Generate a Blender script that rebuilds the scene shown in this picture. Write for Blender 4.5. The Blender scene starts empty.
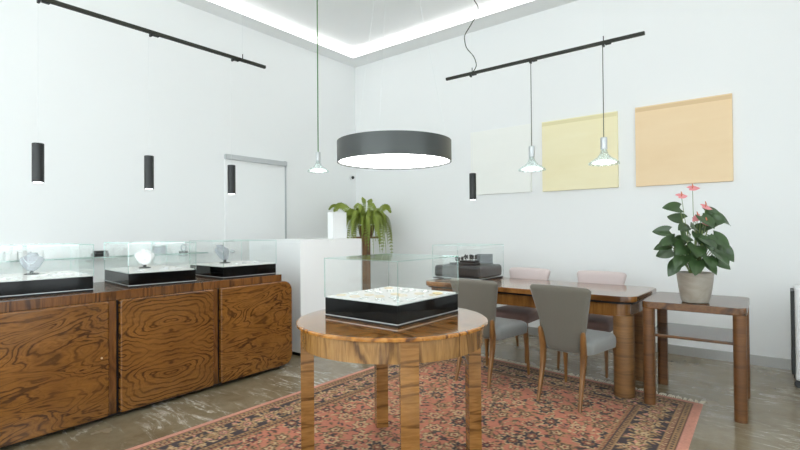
import bpy, bmesh, math, random
import numpy as np
from mathutils import Vector, Matrix, noise as mnoise
PI = math.pi
rnd = random.Random(7)
sc = bpy.context.scene
COL = sc.collection

# ------------------------------------------------------------------ materials
def srgb(r, g, b):
    f = lambda c: (c/255/12.92) if c/255 <= .04045 else ((c/255+.055)/1.055)**2.4
    return (f(r), f(g), f(b), 1)

class NT:
    """small helper to lay out a node tree"""
    def __init__(s, name):
        s.m = bpy.data.materials.new(name); s.m.use_nodes = True
        s.t = s.m.node_tree; s.n = s.t.nodes; s.l = s.t.links
        s.b = s.n['Principled BSDF']; s.out = s.n['Material Output']
    def add(s, kind, **kw):
        n = s.n.new(kind)
        for k, v in kw.items():
            if k.startswith('i_'):
                n.inputs[k[2:]].default_value = v
            else:
                setattr(n, k, v)
        return n
    def link(s, a, b): s.l.new(a, b)
    def math(s, op, a, b=None):
        n = s.n.new('ShaderNodeMath'); n.operation = op
        for i, v in enumerate((a, b)):
            if v is None: continue
            if isinstance(v, (int, float)): n.inputs[i].default_value = v
            else: s.l.new(v, n.inputs[i])
        return n.outputs[0]
    def ramp(s, fac, stops, interp='LINEAR'):
        n = s.n.new('ShaderNodeValToRGB'); n.color_ramp.interpolation = interp
        e = n.color_ramp.elements
        while len(e) < len(stops): e.new(.5)
        for el, (p, c) in zip(e, stops):
            el.position = p; el.color = c
        s.l.new(fac, n.inputs[0]); return n.outputs[0]
    def mix(s, fac, a, b, blend='MIX'):
        n = s.n.new('ShaderNodeMix'); n.data_type = 'RGBA'; n.blend_type = blend
        for i, v in ((0, fac), (6, a), (7, b)):
            if isinstance(v, (int, float, tuple)): n.inputs[i].default_value = v
            else: s.l.new(v, n.inputs[i])
        return n.outputs[2]
    def coords(s, scale=(1, 1, 1), mirror=False, loc=(0, 0, 0), rot=(0, 0, 0), kind='Object'):
        tc = s.n.new('ShaderNodeTexCoord'); o = tc.outputs[kind]
        if mirror:
            a = s.n.new('ShaderNodeVectorMath'); a.operation = 'ABSOLUTE'; s.l.new(o, a.inputs[0]); o = a.outputs[0]
        mp = s.n.new('ShaderNodeMapping')
        mp.inputs['Scale'].default_value = scale; mp.inputs['Location'].default_value = loc; mp.inputs['Rotation'].default_value = rot
        s.l.new(o, mp.inputs[0]); return mp.outputs[0]
    def noise(s, vec, scale, detail=2, rough=.5, dist=0.):
        n = s.add('ShaderNodeTexNoise', i_Scale=scale, i_Detail=detail, i_Roughness=rough, i_Distortion=dist)
        s.l.new(vec, n.inputs['Vector']); return n.outputs[0]
    def bump(s, h, strength=.2, distance=.01):
        n = s.add('ShaderNodeBump', i_Strength=strength, i_Distance=distance)
        s.l.new(h, n.inputs['Height']); s.l.new(n.outputs[0], s.b.inputs['Normal'])

def plain(name, col, rough=.5, metal=0., spec=.5, coat=0., emit=None, estr=0., bump=None):
    k = NT(name); b = k.b
    b.inputs['Base Color'].default_value = col; b.inputs['Roughness'].default_value = rough
    b.inputs['Metallic'].default_value = metal; b.inputs['Specular IOR Level'].default_value = spec
    b.inputs['Coat Weight'].default_value = coat; b.inputs['Coat Roughness'].default_value = .05
    if emit:
        b.inputs['Emission Color'].default_value = emit; b.inputs['Emission Strength'].default_value = estr
    if bump:
        k.bump(k.noise(k.coords(), bump[0], 3), bump[1], .003)
    return k.m

def wood(name, dark, mid, light, scale=(1, 1, 1), freq=7., dist=.6, base=2.2, mirror=False, loc=(0, 0, 0),
         vein=.16, rough=.25, coat=.4, rot=(0, 0, 0), fine=(60, 60, 8), radial=0., strength=1.):
    """lacquered figured veneer: soft contour lines of a stretched noise make the flame figure"""
    k = NT(name)
    v = k.coords(scale, mirror, loc, rot)
    n = k.noise(v, base, 3.5, .42, dist)
    h = k.math('MULTIPLY', n, freq)
    if radial:
        ln = k.n.new('ShaderNodeVectorMath'); ln.operation = 'LENGTH'; k.link(v, ln.inputs[0])
        h = k.math('ADD', h, k.math('MULTIPLY', ln.outputs['Value'], radial))
    h = k.math('ADD', h, k.math('MULTIPLY', k.noise(v, base*9, 3, .6, .5), .5))
    f = k.math('PINGPONG', h, .5)
    c = k.ramp(f, [(.0, dark), (vein*.35, dark), (vein, mid), (.36, light), (.5, mid)])
    if strength < 1: c = k.mix(strength, mid, c)
    # the figure comes and goes: calm areas show plain wood
    calm = k.ramp(k.noise(v, base*1.6, 2), [(.38, (0, 0, 0, 1)), (.62, (1, 1, 1, 1))])
    c = k.mix(k.math('MULTIPLY', calm, .55), c, k.mix(k.noise(v, base*5, 3), mid, light))
    g = k.noise(k.coords(fine), 1., 4, .65)
    c = k.mix(.5, c, k.ramp(g, [(.3, (.45, .42, .38, 1)), (.62, (1, 1, 1, 1))]), 'MULTIPLY')
    big = k.noise(k.coords((1, 1, 1), loc=(3, 1, 2)), 2.2, 2)
    c = k.mix(.6, c, k.ramp(big, [(.3, (.58, .53, .47, 1)), (.7, (1.0, 1.0, 1.0, 1))]), 'MULTIPLY')
    k.link(c, k.b.inputs['Base Color'])
    k.b.inputs['Roughness'].default_value = rough
    k.b.inputs['Coat Weight'].default_value = coat; k.b.inputs['Coat Roughness'].default_value = .08
    return k.m

def glass_mat(name, tint, refl=.05):
    """thin architectural glass: tinted see-through plus a Fresnel mirror layer"""
    k = NT(name); k.n.remove(k.b)
    tr = k.add('ShaderNodeBsdfTransparent', i_Color=tint)
    gl = k.add('ShaderNodeBsdfGlossy', i_Roughness=.01); gl.inputs['Color'].default_value = (.95, 1, .98, 1)
    fr = k.add('ShaderNodeLayerWeight', i_Blend=.5)
    f = k.math('ADD', k.math('MULTIPLY', k.math('POWER', fr.outputs['Facing'], 4.), .5), refl*.6)
    mx = k.add('ShaderNodeMixShader')
    k.link(f, mx.inputs[0]); k.link(tr.outputs[0], mx.inputs[1]); k.link(gl.outputs[0], mx.inputs[2])
    k.link(mx.outputs[0], k.out.inputs['Surface'])
    return k.m

def emitter(name, col, s):
    k = NT(name); k.n.remove(k.b)
    e = k.add('ShaderNodeEmission', i_Color=col, i_Strength=s); k.link(e.outputs[0], k.out.inputs['Surface']); return k.m

M = {}
def wall_paint(name, col, rough=.75):
    k = NT(name)
    n = k.noise(k.coords(), 1.2, 4, .5)
    c = k.mix(k.math('MULTIPLY', n, .35), col, tuple(x*.955 for x in col[:3])+(1,))
    k.link(c, k.b.inputs['Base Color']); k.b.inputs['Roughness'].default_value = rough
    k.b.inputs['Specular IOR Level'].default_value = .25
    k.bump(k.noise(k.coords(), 140, 2), .04, .001)
    return k.m
M['wall'] = wall_paint('white wall paint', (.87, .88, .877, 1))
M['ceil'] = wall_paint('white ceiling paint', (.84, .85, .85, 1))

def concrete():
    k = NT('polished concrete'); v = k.coords()
    a = k.noise(v, .9, 5, .55, .4)
    c = k.ramp(a, [(.25, srgb(104, 89, 64)), (.5, srgb(128, 114, 88)), (.75, srgb(148, 136, 112))])
    b = k.noise(k.coords((1, 1, 1), loc=(7, 3, 0)), 6, 6, .7, .3)
    c = k.mix(.35, c, k.ramp(b, [(.3, srgb(74, 62, 45)), (.7, srgb(146, 136, 118))]))
    # pale worn streaks running lengthways
    s = k.noise(k.coords((1.6, 6, 1), rot=(0, 0, -.05)), 1.7, 6, .68, 1.6)
    st = k.ramp(s, [(.52, (0, 0, 0, 1)), (.60, (1, 1, 1, 1))])
    patch = k.ramp(k.noise(k.coords((1, 1, 1), loc=(1, 9, 0)), 2.1, 3), [(.42, (0, 0, 0, 1)), (.6, (1, 1, 1, 1))])
    sp = k.noise(v, 34, 4, .7)
    spk = k.ramp(sp, [(.5, (0, 0, 0, 1)), (.62, (1, 1, 1, 1))])
    fac = k.mix(1., st, patch, 'MULTIPLY'); fac = k.mix(1., fac, k.mix(.6, (1, 1, 1, 1), spk, 'MULTIPLY'), 'MULTIPLY')
    c = k.mix(k.math('MULTIPLY', fac, .72), c, srgb(226, 222, 212))
    k.link(c, k.b.inputs['Base Color'])
    r = k.ramp(k.noise(v, 3, 4), [(.3, (.12, .12, .12, 1)), (.7, (.30, .30, .30, 1))])
    k.link(r, k.b.inputs['Roughness']); k.b.inputs['Specular IOR Level'].default_value = .6
    k.bump(k.noise(v, 9, 4), .05, .004)
    return k.m
M['floor'] = concrete()
M['steel'] = plain('brushed steel skirting', srgb(168, 166, 162), .32, .5)
M['alu'] = plain('satin aluminium', srgb(196, 199, 201), .4, .6)
M['trimgrey'] = plain('grey trim', srgb(178, 182, 184), .5)
M['doorpaint'] = plain('white door lacquer', (.78, .79, .79, 1), .45)
M['black'] = plain('black gloss acrylic', (.004, .004, .004, 1), .08, spec=.22)
M['blackmat'] = plain('matt black metal', srgb(26, 28, 27), .45)
M['track'] = plain('black track aluminium', srgb(44, 46, 38), .4, .3)
M['drum'] = plain('graphite drum shade', srgb(72, 75, 74), .38, .35)
M['chrome'] = plain('chrome', (.8, .8, .8, 1), .12, 1.)
M['whiteplastic'] = plain('white plastic', (.8, .8, .8, 1), .35)
M['counter'] = plain('white satin lacquer', (.85, .86, .86, 1), .35)
M['tray'] = plain('white suede tray', (.76, .745, .72, 1), .85, spec=.2, bump=(200, .1))
M['paper'] = plain('white card', (.82, .82, .81, 1), .6)
M['gold'] = plain('yellow gold', (.80, .64, .36, 1), .3, 1.)
M['silver'] = plain('silver', (.75, .75, .74, 1), .22, 1.)
M['bust'] = plain('grey velvet', srgb(168, 172, 178), .9, spec=.2, bump=(300, .1))
M['boardgrey'] = plain('grey velvet board', srgb(120, 124, 128), .9)
M['darkmetal'] = plain('dark display metal', srgb(60, 62, 60), .35, .5)
M['leatherette'] = plain('dark brown leatherette', srgb(22, 18, 18), .5, bump=(180, .15))
M['led'] = emitter('led diffuser', (1, 1, .985, 1), 3.6)
M['lamp'] = emitter('lamp diffuser', (1, 1, .99, 1), 7.5)
M['spotled'] = emitter('spot lens', (.95, .98, 1, 1), 8.0)
M['bulb'] = emitter('lit bulb', (1, .99, .97, 1), 2.8)
M['cordgreen'] = plain('green fabric cord', srgb(58, 112, 40), .7)
M['corddark'] = plain('dark fabric cord', srgb(52, 58, 44), .7)
M['wire'] = plain('pale thin wire', srgb(225, 228, 228), .5)
M['glass'] = glass_mat('clear display glass', (.992, .997, .995, 1), .04)
M['winglass'] = glass_mat('window glass', (.97, .985, .98, 1), .05)
M['glassedge'] = glass_mat('green glass edge', (.68, .82, .79, 1), .5)
M['shelfglass'] = glass_mat('glass shelf', (.88, .95, .93, 1), .08)
M['plinth'] = plain('black plinth', srgb(12, 11, 11), .5, spec=.3)
M['fringe'] = plain('cream wool fringe', srgb(214, 206, 188), .95, spec=.1)
M['shellglass'] = glass_mat('frosted bell glass', (.86, .89, .89, 1), .3)

D, MD, LT = srgb(58, 33, 12), srgb(122, 78, 30), srgb(152, 101, 42)
M['burl_side'] = wood('burl walnut door', D, MD, LT, (1, 1.15, 3.4), 15., .7, 1.7, fine=(30, 6, 50), vein=.16, strength=.8)
M['burl_mid'] = wood('bookmatched burl walnut', D, MD, LT, (1, 1., 2.1), 7., .8, 2.4, mirror=True, loc=(0., -.02, -.40), vein=.16, fine=(30, 6, 50), radial=15., strength=.8)
M['veneer'] = wood('walnut veneer', srgb(60, 34, 14), srgb(112, 70, 29), srgb(136, 88, 40), (3, 3, .8), 5., .6, 1.6, fine=(60, 60, 6), strength=.8)
M['slabwood'] = wood('walnut top veneer', srgb(56, 32, 13), srgb(112, 69, 29), srgb(136, 88, 41), (6, 6, .5), 5., .6, 1.6, fine=(60, 60, 6), strength=.8)
D2, M2, L2 = srgb(80, 50, 24), srgb(150, 108, 58), srgb(176, 134, 80)
M['round_apron'] = wood('light walnut apron', D2, M2, L2, (5.5, 5.5, .8), 5., .9, 1.1, vein=.2, fine=(60, 60, 6), strength=.85)
M['round_leg'] = wood('light walnut leg', D2, srgb(142, 97, 48), srgb(168, 121, 66), (1.2, 1.2, 9.), 4., .6, 1.0, vein=.16, fine=(8, 8, 60), strength=.85)
M['round_top'] = wood('walnut table top', srgb(84, 46, 14), srgb(166, 104, 36), srgb(198, 138, 62), (1.2, 1.9, 1), 9., 1.2, 1.3, vein=.17, rough=.14, coat=.9, fine=(10, 50, 10))
M['dine_top'] = wood('dining walnut top', srgb(74, 42, 17), srgb(132, 86, 40), srgb(158, 110, 58), (.8, 4.5, 1), 5., .6, 1.2, vein=.2, rough=.2, coat=.55, fine=(6, 60, 10), strength=.8)
M['dine_apron'] = wood('dining walnut apron', srgb(66, 38, 15), srgb(122, 80, 36), srgb(146, 100, 50), (6, 6, .7), 3., .5, 1., vein=.14, fine=(60, 60, 5), strength=.6)
M['dine_leg'] = wood('dining walnut leg', srgb(66, 40, 20), srgb(128, 90, 50), srgb(150, 110, 66), (.8, .8, 11.), 4., .3, 1., vein=.16, rough=.45, coat=0., fine=(7, 7, 80), strength=.5)
M['side_top'] = wood('side table walnut top', srgb(56, 32, 15), srgb(98, 62, 30), srgb(120, 80, 42), (3.5, 1.0, 3.5), 5., .6, 1.2, vein=.2, rough=.25, coat=.25, fine=(60, 8, 60), strength=.8)
M['side_leg'] = wood('side table walnut leg', srgb(58, 34, 16), srgb(104, 66, 31), srgb(126, 84, 44), (.8, .8, 11.), 4., .3, 1., vein=.16, rough=.45, coat=0., fine=(7, 7, 80), strength=.5)
M['chairwood'] = wood('chair beech', srgb(84, 52, 22), srgb(128, 86, 42), srgb(150, 106, 56), (5, 5, 1.2), 3., .5, 1.2, vein=.1, rough=.35, coat=.15, strength=.6, fine=(70, 70, 6))
M['standwood'] = wood('stand wood', srgb(90, 58, 28), srgb(140, 98, 56), srgb(160, 116, 70), (5, 5, 1.), 3., .5, 1.2, vein=.1, rough=.4, coat=.1, strength=.6, fine=(60, 60, 6))

def fabric(name, c1, c2):
    k = NT(name); v = k.coords()
    n = k.noise(v, 260, 2, .6); w = k.noise(v, 7, 3)
    c = k.mix(n, c1, c2); c = k.mix(k.math('MULTIPLY', w, .2), c, tuple(x*.8 for x in c1[:3])+(1,))
    k.link(c, k.b.inputs['Base Color']); k.b.inputs['Roughness'].default_value = .9
    k.b.inputs['Specular IOR Level'].default_value = .2
    k.b.inputs['Sheen Weight'].default_value = .25
    k.bump(n, .25, .002); return k.m
M['fab_grey'] = fabric('grey woven upholstery', srgb(92, 88, 79), srgb(114, 110, 100))
M['fab_pink'] = fabric('dusty pink woven upholstery', srgb(204, 188, 186), srgb(220, 206, 203))

M['fab_grey_lit'] = fabric('lit grey seat upholstery', srgb(124, 125, 123), srgb(140, 141, 138)); M['fab_grey_lit'].node_tree.nodes['Principled BSDF'].inputs['Roughness'].default_value = .5  # smoother copy of the grey, lightened for the light falling on the seats
M['fab_pink_shaded'] = fabric('shaded pink woven upholstery', srgb(136, 112, 106), srgb(154, 130, 124))  # darker copy of the pink; shade under the table is in the colour

def canvas(name, a, b):
    k = NT(name)
    n = k.noise(k.coords((1, 1, 6)), 1.2, 5, .55, .6)
    k.link(k.mix(n, a, b), k.b.inputs['Base Color']); k.b.inputs['Roughness'].default_value = .7
    k.b.inputs['Specular IOR Level'].default_value = .25
    k.bump(k.noise(k.coords(), 300, 2), .08, .001); return k.m
M['cv_white'] = canvas('white canvas', srgb(246, 246, 241), srgb(240, 241, 236))
M['cv_yellow'] = canvas('pale yellow canvas', srgb(248, 240, 206), srgb(240, 228, 184))
M['cv_peach'] = canvas('pale peach canvas', srgb(244, 220, 184), srgb(236, 206, 164))
M['cv_yellowband'] = plain('deeper yellow band', srgb(230, 220, 172), .7)
M['cv_peachband'] = plain('deeper peach band', srgb(224, 194, 150), .7)

def leafmat(name, a, b, rough=.35, tr=.15):
    k = NT(name); v = k.coords()
    k.link(k.mix(k.noise(v, 9, 3), a, b), k.b.inputs['Base Color']); k.b.inputs['Roughness'].default_value = rough
    k.b.inputs['Transmission Weight'].default_value = 0
    k.b.inputs['Subsurface Weight'].default_value = 0
    return k.m
M['leaf'] = leafmat('anthurium leaf', srgb(38, 58, 32), srgb(72, 96, 56), .3)
M['leafnew'] = leafmat('young anthurium leaf', srgb(104, 128, 58), srgb(130, 146, 74), .35)
M['fern'] = leafmat('fern frond', srgb(112, 130, 40), srgb(160, 172, 80), .5)
M['stem'] = plain('plant stem', srgb(112, 126, 70), .5)
M['spathe'] = plain('pink spathe', srgb(222, 138, 142), .35)
M['spadix'] = plain('spadix', srgb(206, 120, 90), .5)
M['soil'] = plain('potting soil', srgb(44, 34, 26), .95, bump=(60, .6))
def potmat():
    k = NT('grey glazed pot')
    n = k.noise(k.coords((1, 1, 2)), 7, 4, .6, 1.2)
    k.link(k.ramp(n, [(.35, srgb(140, 132, 120)), (.7, srgb(160, 153, 142))]), k.b.inputs['Base Color'])
    k.b.inputs['Roughness'].default_value = .28; k.b.inputs['Coat Weight'].default_value = .3
    return k.m
M['pot'] = potmat()
M['fernpot'] = plain('brown basket pot', srgb(108, 78, 48), .7, bump=(60, .4))

# ------------------------------------------------------------------ geometry helpers
def V(*a): return Vector(a)

def addbox(bm, lo, hi, mi=0, bevel=0., seg=2, mat=None):
    """axis aligned box from lo to hi (optionally transformed), returns its faces"""
    lo, hi = Vector(lo), Vector(hi)
    r = bmesh.ops.create_cube(bm, size=1)
    vs = r['verts']
    T = Matrix.Translation((lo+hi)/2) @ Matrix.Diagonal((*(hi-lo), 1))
    bmesh.ops.transform(bm, matrix=T, verts=vs)
    fs = list({f for v in vs for f in v.link_faces})
    if bevel > 0:
        es = list({e for v in vs for e in v.link_edges})
        rr = bmesh.ops.bevel(bm, geom=es, offset=bevel, segments=seg, profile=.5, affect='EDGES')
        fs = list({f for v in rr['verts'] for f in v.link_faces} | {f for f in rr['faces']} | {f for f in fs if f.is_valid})
        vs = list({v for f in fs for v in f.verts})
    if mat is not None: bmesh.ops.transform(bm, matrix=mat, verts=vs)
    for f in fs:
        f.normal_update(); f.material_index = mi; f.smooth = bevel > 0 and max(abs(c) for c in f.normal) < .999
    return fs

def ring_loft(bm, rings, cap0=True, cap1=True, mi=0, smooth=True, closed=True):
    """bridge successive rings of points"""
    vr = [[bm.verts.new(p) for p in r] for r in rings]
    n = len(vr[0]); fs = []
    for a, b in zip(vr, vr[1:]):
        for i in range(n if closed else n-1):
            j = (i+1) % n
            try: fs.append(bm.faces.new((a[i], a[j], b[j], b[i])))
            except ValueError: pass
    for f in fs: f.smooth = smooth
    if cap0: fs.append(bm.faces.new(vr[0][::-1]))
    if cap1: fs.append(bm.faces.new(vr[-1]))
    for f in fs: f.material_index = mi
    return vr

def lathe(bm, prof, n=48, mi=0, center=(0, 0), cap0=True, cap1=True, wob=None):
    rings = []
    for k, (r, z) in enumerate(prof):
        rings.append([V(center[0]+(r+(wob(i/n*2*PI, k) if wob else 0))*math.cos(i/n*2*PI), center[1]+(r+(wob(i/n*2*PI, k) if wob else 0))*math.sin(i/n*2*PI), z) for i in range(n)])
    return ring_loft(bm, rings, cap0, cap1, mi)

def tube(bm, pts, rad, n=8, mi=0):
    """round tube along points, rad a number or list"""
    pts = [Vector(p) for p in pts]; rings = []
    ref = None
    for i, p in enumerate(pts):
        t = (pts[min(i+1, len(pts)-1)]-pts[max(i-1, 0)]).normalized()
        if ref is None: ref = V(1, 0, 0) if abs(t.x) < .9 else V(0, 1, 0)
        a = t.cross(ref).normalized(); b = t.cross(a).normalized(); ref = b.cross(t).normalized() if False else ref
        r = rad[i] if isinstance(rad, (list, tuple)) else rad
        rings.append([p+(a*math.cos(k/n*2*PI)+b*math.sin(k/n*2*PI))*r for k in range(n)])
    ring_loft(bm, rings, True, True, mi)

def prism(bm, outline, z0, z1, mi=0, bevel=0., seg=3, smooth=False):
    """vertical extrusion of an outline in xy with optionally rounded rims"""
    o = [Vector((p[0], p[1], 0)) for p in outline]; n = len(o)
    def inset(d):
        res = []
        for i in range(n):
            t1 = (o[i]-o[i-1]); t2 = (o[(i+1) % n]-o[i])
            n1 = V(t1.y, -t1.x, 0).normalized(); n2 = V(t2.y, -t2.x, 0).normalized()
            m = (n1+n2)
            m = m.normalized()/max(.3, math.sqrt((1+n1.dot(n2))/2)) if m.length > 1e-6 else n1
            res.append(o[i]-m*d)
        return res
    rings = []
    if bevel > 0:
        for k in range(seg+1):
            a = k/seg*PI/2; rings.append([p+V(0, 0, z0+bevel*(1-math.sin(a))) for p in inset(bevel*(1-math.cos(a)) if False else bevel*(1-math.sin(PI/2-(PI/2-a))))])
        for k in range(seg+1):
            a = k/seg*PI/2; rings.append([p+V(0, 0, z1-bevel*(1-math.cos(a))) for p in inset(bevel*(1-math.cos(a)))][0:n])
        # recompute properly: quarter rounds bottom and top
        rings = []
        for k in range(seg+1):
            a = PI/2*(1-k/seg); rings.append([p+V(0, 0, z0+bevel*(1-math.sin(a))) for p in inset(bevel*(1-math.cos(a)))])
        for k in range(seg+1):
            a = PI/2*k/seg; rings.append([p+V(0, 0, z1-bevel*(1-math.sin(a))) for p in inset(bevel*(1-math.cos(a)))])
    else:
        rings = [[p+V(0, 0, z0) for p in o], [p+V(0, 0, z1) for p in o]]
    ring_loft(bm, rings, True, True, mi, smooth or bevel > 0)

def rrect(x0, y0, x1, y1, r, n=8, radii=None):
    rr = radii or (r, r, r, r)
    pts = []
    for (cx, cy, a0, q) in ((x1, y0, -PI/2, 0), (x1, y1, 0, 1), (x0, y1, PI/2, 2), (x0, y0, PI, 3)):
        R = rr[q]
        sx = -1 if cx == x1 else 1; sy = -1 if cy == y1 else 1
        if R <= 0: pts.append((cx, cy)); continue
        for k in range(n+1):
            a = a0+PI/2*k/n; pts.append((cx+sx*R+R*math.cos(a), cy+sy*R+R*math.sin(a)))
    return pts

def obj(name, bm, mats, parent=None, loc=(0, 0, 0), rotz=0, center=False, sharp=35):
    """link the bmesh as ONE mesh object; center moves its origin to the middle of its bounds"""
    me = bpy.data.meshes.new(name)
    if center:
        c = sum((v.co for v in bm.verts), Vector())/len(bm.verts)
        lo = Vector(min(v.co[i] for v in bm.verts) for i in range(3)); hi = Vector(max(v.co[i] for v in bm.verts) for i in range(3))
        c = (lo+hi)/2
        bmesh.ops.translate(bm, vec=-c, verts=bm.verts); loc = Vector(loc)+c
    bmesh.ops.recalc_face_normals(bm, faces=bm.faces)
    bm.to_mesh(me); bm.free()
    try: me.set_sharp_from_angle(angle=math.radians(sharp))
    except Exception: pass
    o = bpy.data.objects.new(name, me); COL.objects.link(o)
    for m in (mats if isinstance(mats, (list, tuple)) else [mats]): me.materials.append(M[m] if isinstance(m, str) else m)
    o.location = loc; o.rotation_euler = (0, 0, rotz)
    if parent: o.parent = parent
    if sharp <= 40:
        wn = o.modifiers.new('weighted normals', 'WEIGHTED_NORMAL'); wn.keep_sharp = True; wn.weight = 95
    return o

def tag(o, label, cat, group=None, kind=None):
    o['label'] = label; o['category'] = cat
    if group: o['group'] = group
    if kind: o['kind'] = kind
    return o
def thing(name, label, cat, loc=(0, 0, 0), rotz=0, group=None):
    o = bpy.data.objects.new(name, None); COL.objects.link(o); o.empty_display_size = .1
    o.location = loc; o.rotation_euler = (0, 0, rotz)
    return tag(o, label, cat, group)
def dup(root, loc, rotz=0, label=None, group=None):
    def rec(o, parent):
        c = o.copy(); COL.objects.link(c); c.parent = parent
        for ch in [x for x in COL.objects if x.parent == o]: rec(ch, c)
        return c
    c = rec(root, None); c.location = loc; c.rotation_euler = (0, 0, rotz)
    if label: c['label'] = label
    if group: c['group'] = group
    return c
def struct(name, bm, mats, parent=None, **k):
    o = obj(name, bm, mats, parent, **k)
    if not parent: o['kind'] = 'structure'
    return o
def BM(): return bmesh.new()
def boxobj(name, lo, hi, m, parent=None, bevel=0., **k):
    bm = BM(); addbox(bm, lo, hi, 0, bevel); return obj(name, bm, m, parent, **k)

# ------------------------------------------------------------------ the room
XL, XR, YB, YF, ZC = -5.215, 1.75, 5.45, -2.0, 3.83
T = .15
bm = BM(); addbox(bm, (XL-T, YF-T, -.12), (XR+T, YB+T, 0)); struct('floor', bm, 'floor')
bm = BM(); addbox(bm, (XL-T, YF-T, 0), (XL, YB+T, ZC+.35)); struct('wall_left', bm, 'wall')
bm = BM(); addbox(bm, (XL, YB, 0), (XR, YB+T, ZC+.35)); struct('wall_back', bm, 'wall')
# right wall: shop windows
def pierced(name, axis, c0, c1, a0, a1, holes):
    """wall slab from c0..c1 across its thickness with rectangular holes (u0,u1,z0,z1)"""
    bm = BM()
    def b(u0, u1, z0, z1):
        if u1-u0 < 1e-4 or z1-z0 < 1e-4: return
        if axis == 'y': addbox(bm, (c0, u0, z0), (c1, u1, z1))
        else: addbox(bm, (u0, c0, z0), (u1, c1, z1))
    top = ZC+.35; u = a0
    for (h0, h1, z0, z1) in holes:
        b(u, h0, 0, top); b(h0, h1, 0, z0); b(h0, h1, z1, top); u = h1
    b(u, a1, 0, top)
    return struct(name, bm, 'wall')
RH = [(-1.5, .2, .35, 2.8), (.45, 1.95, .35, 2.8), (2.2, 3.4, .35, 2.8)]
pierced('wall_right', 'y', XR, XR+T, YF-T, YB+T, RH)
FILL_H = [(-4.7, 1.35, .2, 3.5)]  # unseen front window, enlarged to add fill light
pierced('wall_front', 'x', YF-T, YF, XL, XR, FILL_H)
for i, (u0, u1, z0, z1) in enumerate(RH+FILL_H):
    right = i < len(RH)
    def B(bm, ua, ub, za, zb, d0, d1):
        if right: addbox(bm, (XR+d0, ua, za), (XR+d1, ub, zb))
        else: addbox(bm, (ua, YF-d1, za), (ub, YF-d0, zb))
    bm = BM(); w = .05
    um = (u0+u1)/2
    B(bm, u0, u0+w, z0, z1, .04, .11); B(bm, u1-w, u1, z0, z1, .04, .11)
    B(bm, u0+w, u1-w, z0, z0+w, .04, .11); B(bm, u0+w, u1-w, z1-w, z1, .04, .11)
    B(bm, um-w/2, um+w/2, z0+w, z1-w, .04, .11)
    fr = struct('window_%d' % (i+1), bm, 'trimgrey')
    bm = BM(); B(bm, u0+w, um-w/2, z0+w, z1-w, .07, .08); B(bm, um+w/2, u1-w, z0+w, z1-w, .07, .08)
    struct('window_pane', bm, 'winglass', fr)
# ceiling: plastered border with a raised centre panel
CX0, CX1, CY0, CY1, LIP = -4.945, 1.45, -1.7, 5.13, .11
bm = BM()
addbox(bm, (XL, YF, ZC), (CX0, YB, ZC+.2)); addbox(bm, (CX1, YF, ZC), (XR, YB, ZC+.2))
addbox(bm, (CX0, YF, ZC), (CX1, CY0, ZC+.2)); addbox(bm, (CX0, CY1, ZC), (CX1, YB, ZC+.2))
addbox(bm, (CX0, CY0, ZC+LIP), (CX1, CY1, ZC+.2))
struct('ceiling', bm, 'ceil')
# glowing strip running round the recess
bm = BM(); e = .012
for lo, hi in (((CX0, CY0, ZC), (CX0+e, CY1, ZC+.095)), ((CX1-e, CY0, ZC), (CX1, CY1, ZC+.095)),
               ((CX0+e, CY1-e, ZC), (CX1-e, CY1, ZC+.095)), ((CX0+e, CY0, ZC), (CX1-e, CY0+e, ZC+.095))):
    addbox(bm, lo, hi)
tag(obj('ceiling_light_strip', bm, 'led'), 'continuous white glowing light strip around the recessed ceiling panel', 'light')
# skirting
bm = BM(); addbox(bm, (XL, YB-.012, 0), (XR, YB, .09)); struct('baseboard_back', bm, 'steel')
bm = BM(); addbox(bm, (XL, YF, 0), (XL+.012, 3.14, .09)); addbox(bm, (XL, 4.1, 0), (XL+.012, YB-.012, .09)); struct('baseboard_left', bm, 'steel')
# flush white door in the left wall with aluminium top rail and grey edge trim
bm = BM(); addbox(bm, (XL, 3.18, .01), (XL+.012, 4.06, 2.13)); dr = struct('door_1', bm, 'wall')
bm = BM(); addbox(bm, (XL, 3.172, 2.13), (XL+.05, 4.076, 2.19), 0, .004); struct('top_rail', bm, 'alu', dr)
bm = BM(); addbox(bm, (XL, 4.06, .0), (XL+.02, 4.082, 2.2)); struct('edge_trim', bm, 'trimgrey', dr)
bm = BM(); lathe(bm, [(.02, 0), (.02, .035), (.012, .045), (.012, .06)], 16)
bmesh.ops.rotate(bm, cent=(0, 0, 0), matrix=Matrix.Rotation(PI/2, 3, 'Y'), verts=bm.verts)
bmesh.ops.translate(bm, vec=(XL+.012, 3.26, 1.02), verts=bm.verts); struct('door_handle', bm, 'alu', dr)

# ------------------------------------------------------------------ sideboard
SB = thing('sideboard', 'long glossy burl walnut sideboard with three doors and rounded end', 'sideboard', (-3.5555, 1.73, 0), math.radians(1.78))
Y0, Y1 = .574-1.73, 2.865-1.73
bm = BM(); prism(bm, [(-.74, Y0+.03), (-.06, Y0+.03), (-.06, Y1-.06), (-.74, Y1-.06)], 0, .031); obj('plinth', bm, 'plinth', SB)
def yz_prism(bm, outline, x0, x1, bevel=0., seg=4):
    """extrude a (y,z) outline along x"""
    prism(bm, outline, x0, x1, 0, bevel, seg)
    bmesh.ops.transform(bm, matrix=Matrix(((0, 0, 1, 0), (1, 0, 0, 0), (0, 1, 0, 0), (0, 0, 0, 1))), verts=bm.verts)
bm = BM(); yz_prism(bm, rrect(Y0, .03, Y1, .80, .09), -.75, -.022); obj('body', bm, 'veneer', SB, center=True)
def strip(a, b):
    bm = BM(); addbox(bm, (-.022, a-1.73, .034), (-.004, b-1.73, .797)); obj('divider', bm, 'veneer', SB, center=True)
strip(1.296, 1.346); strip(2.066, 2.110)
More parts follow.
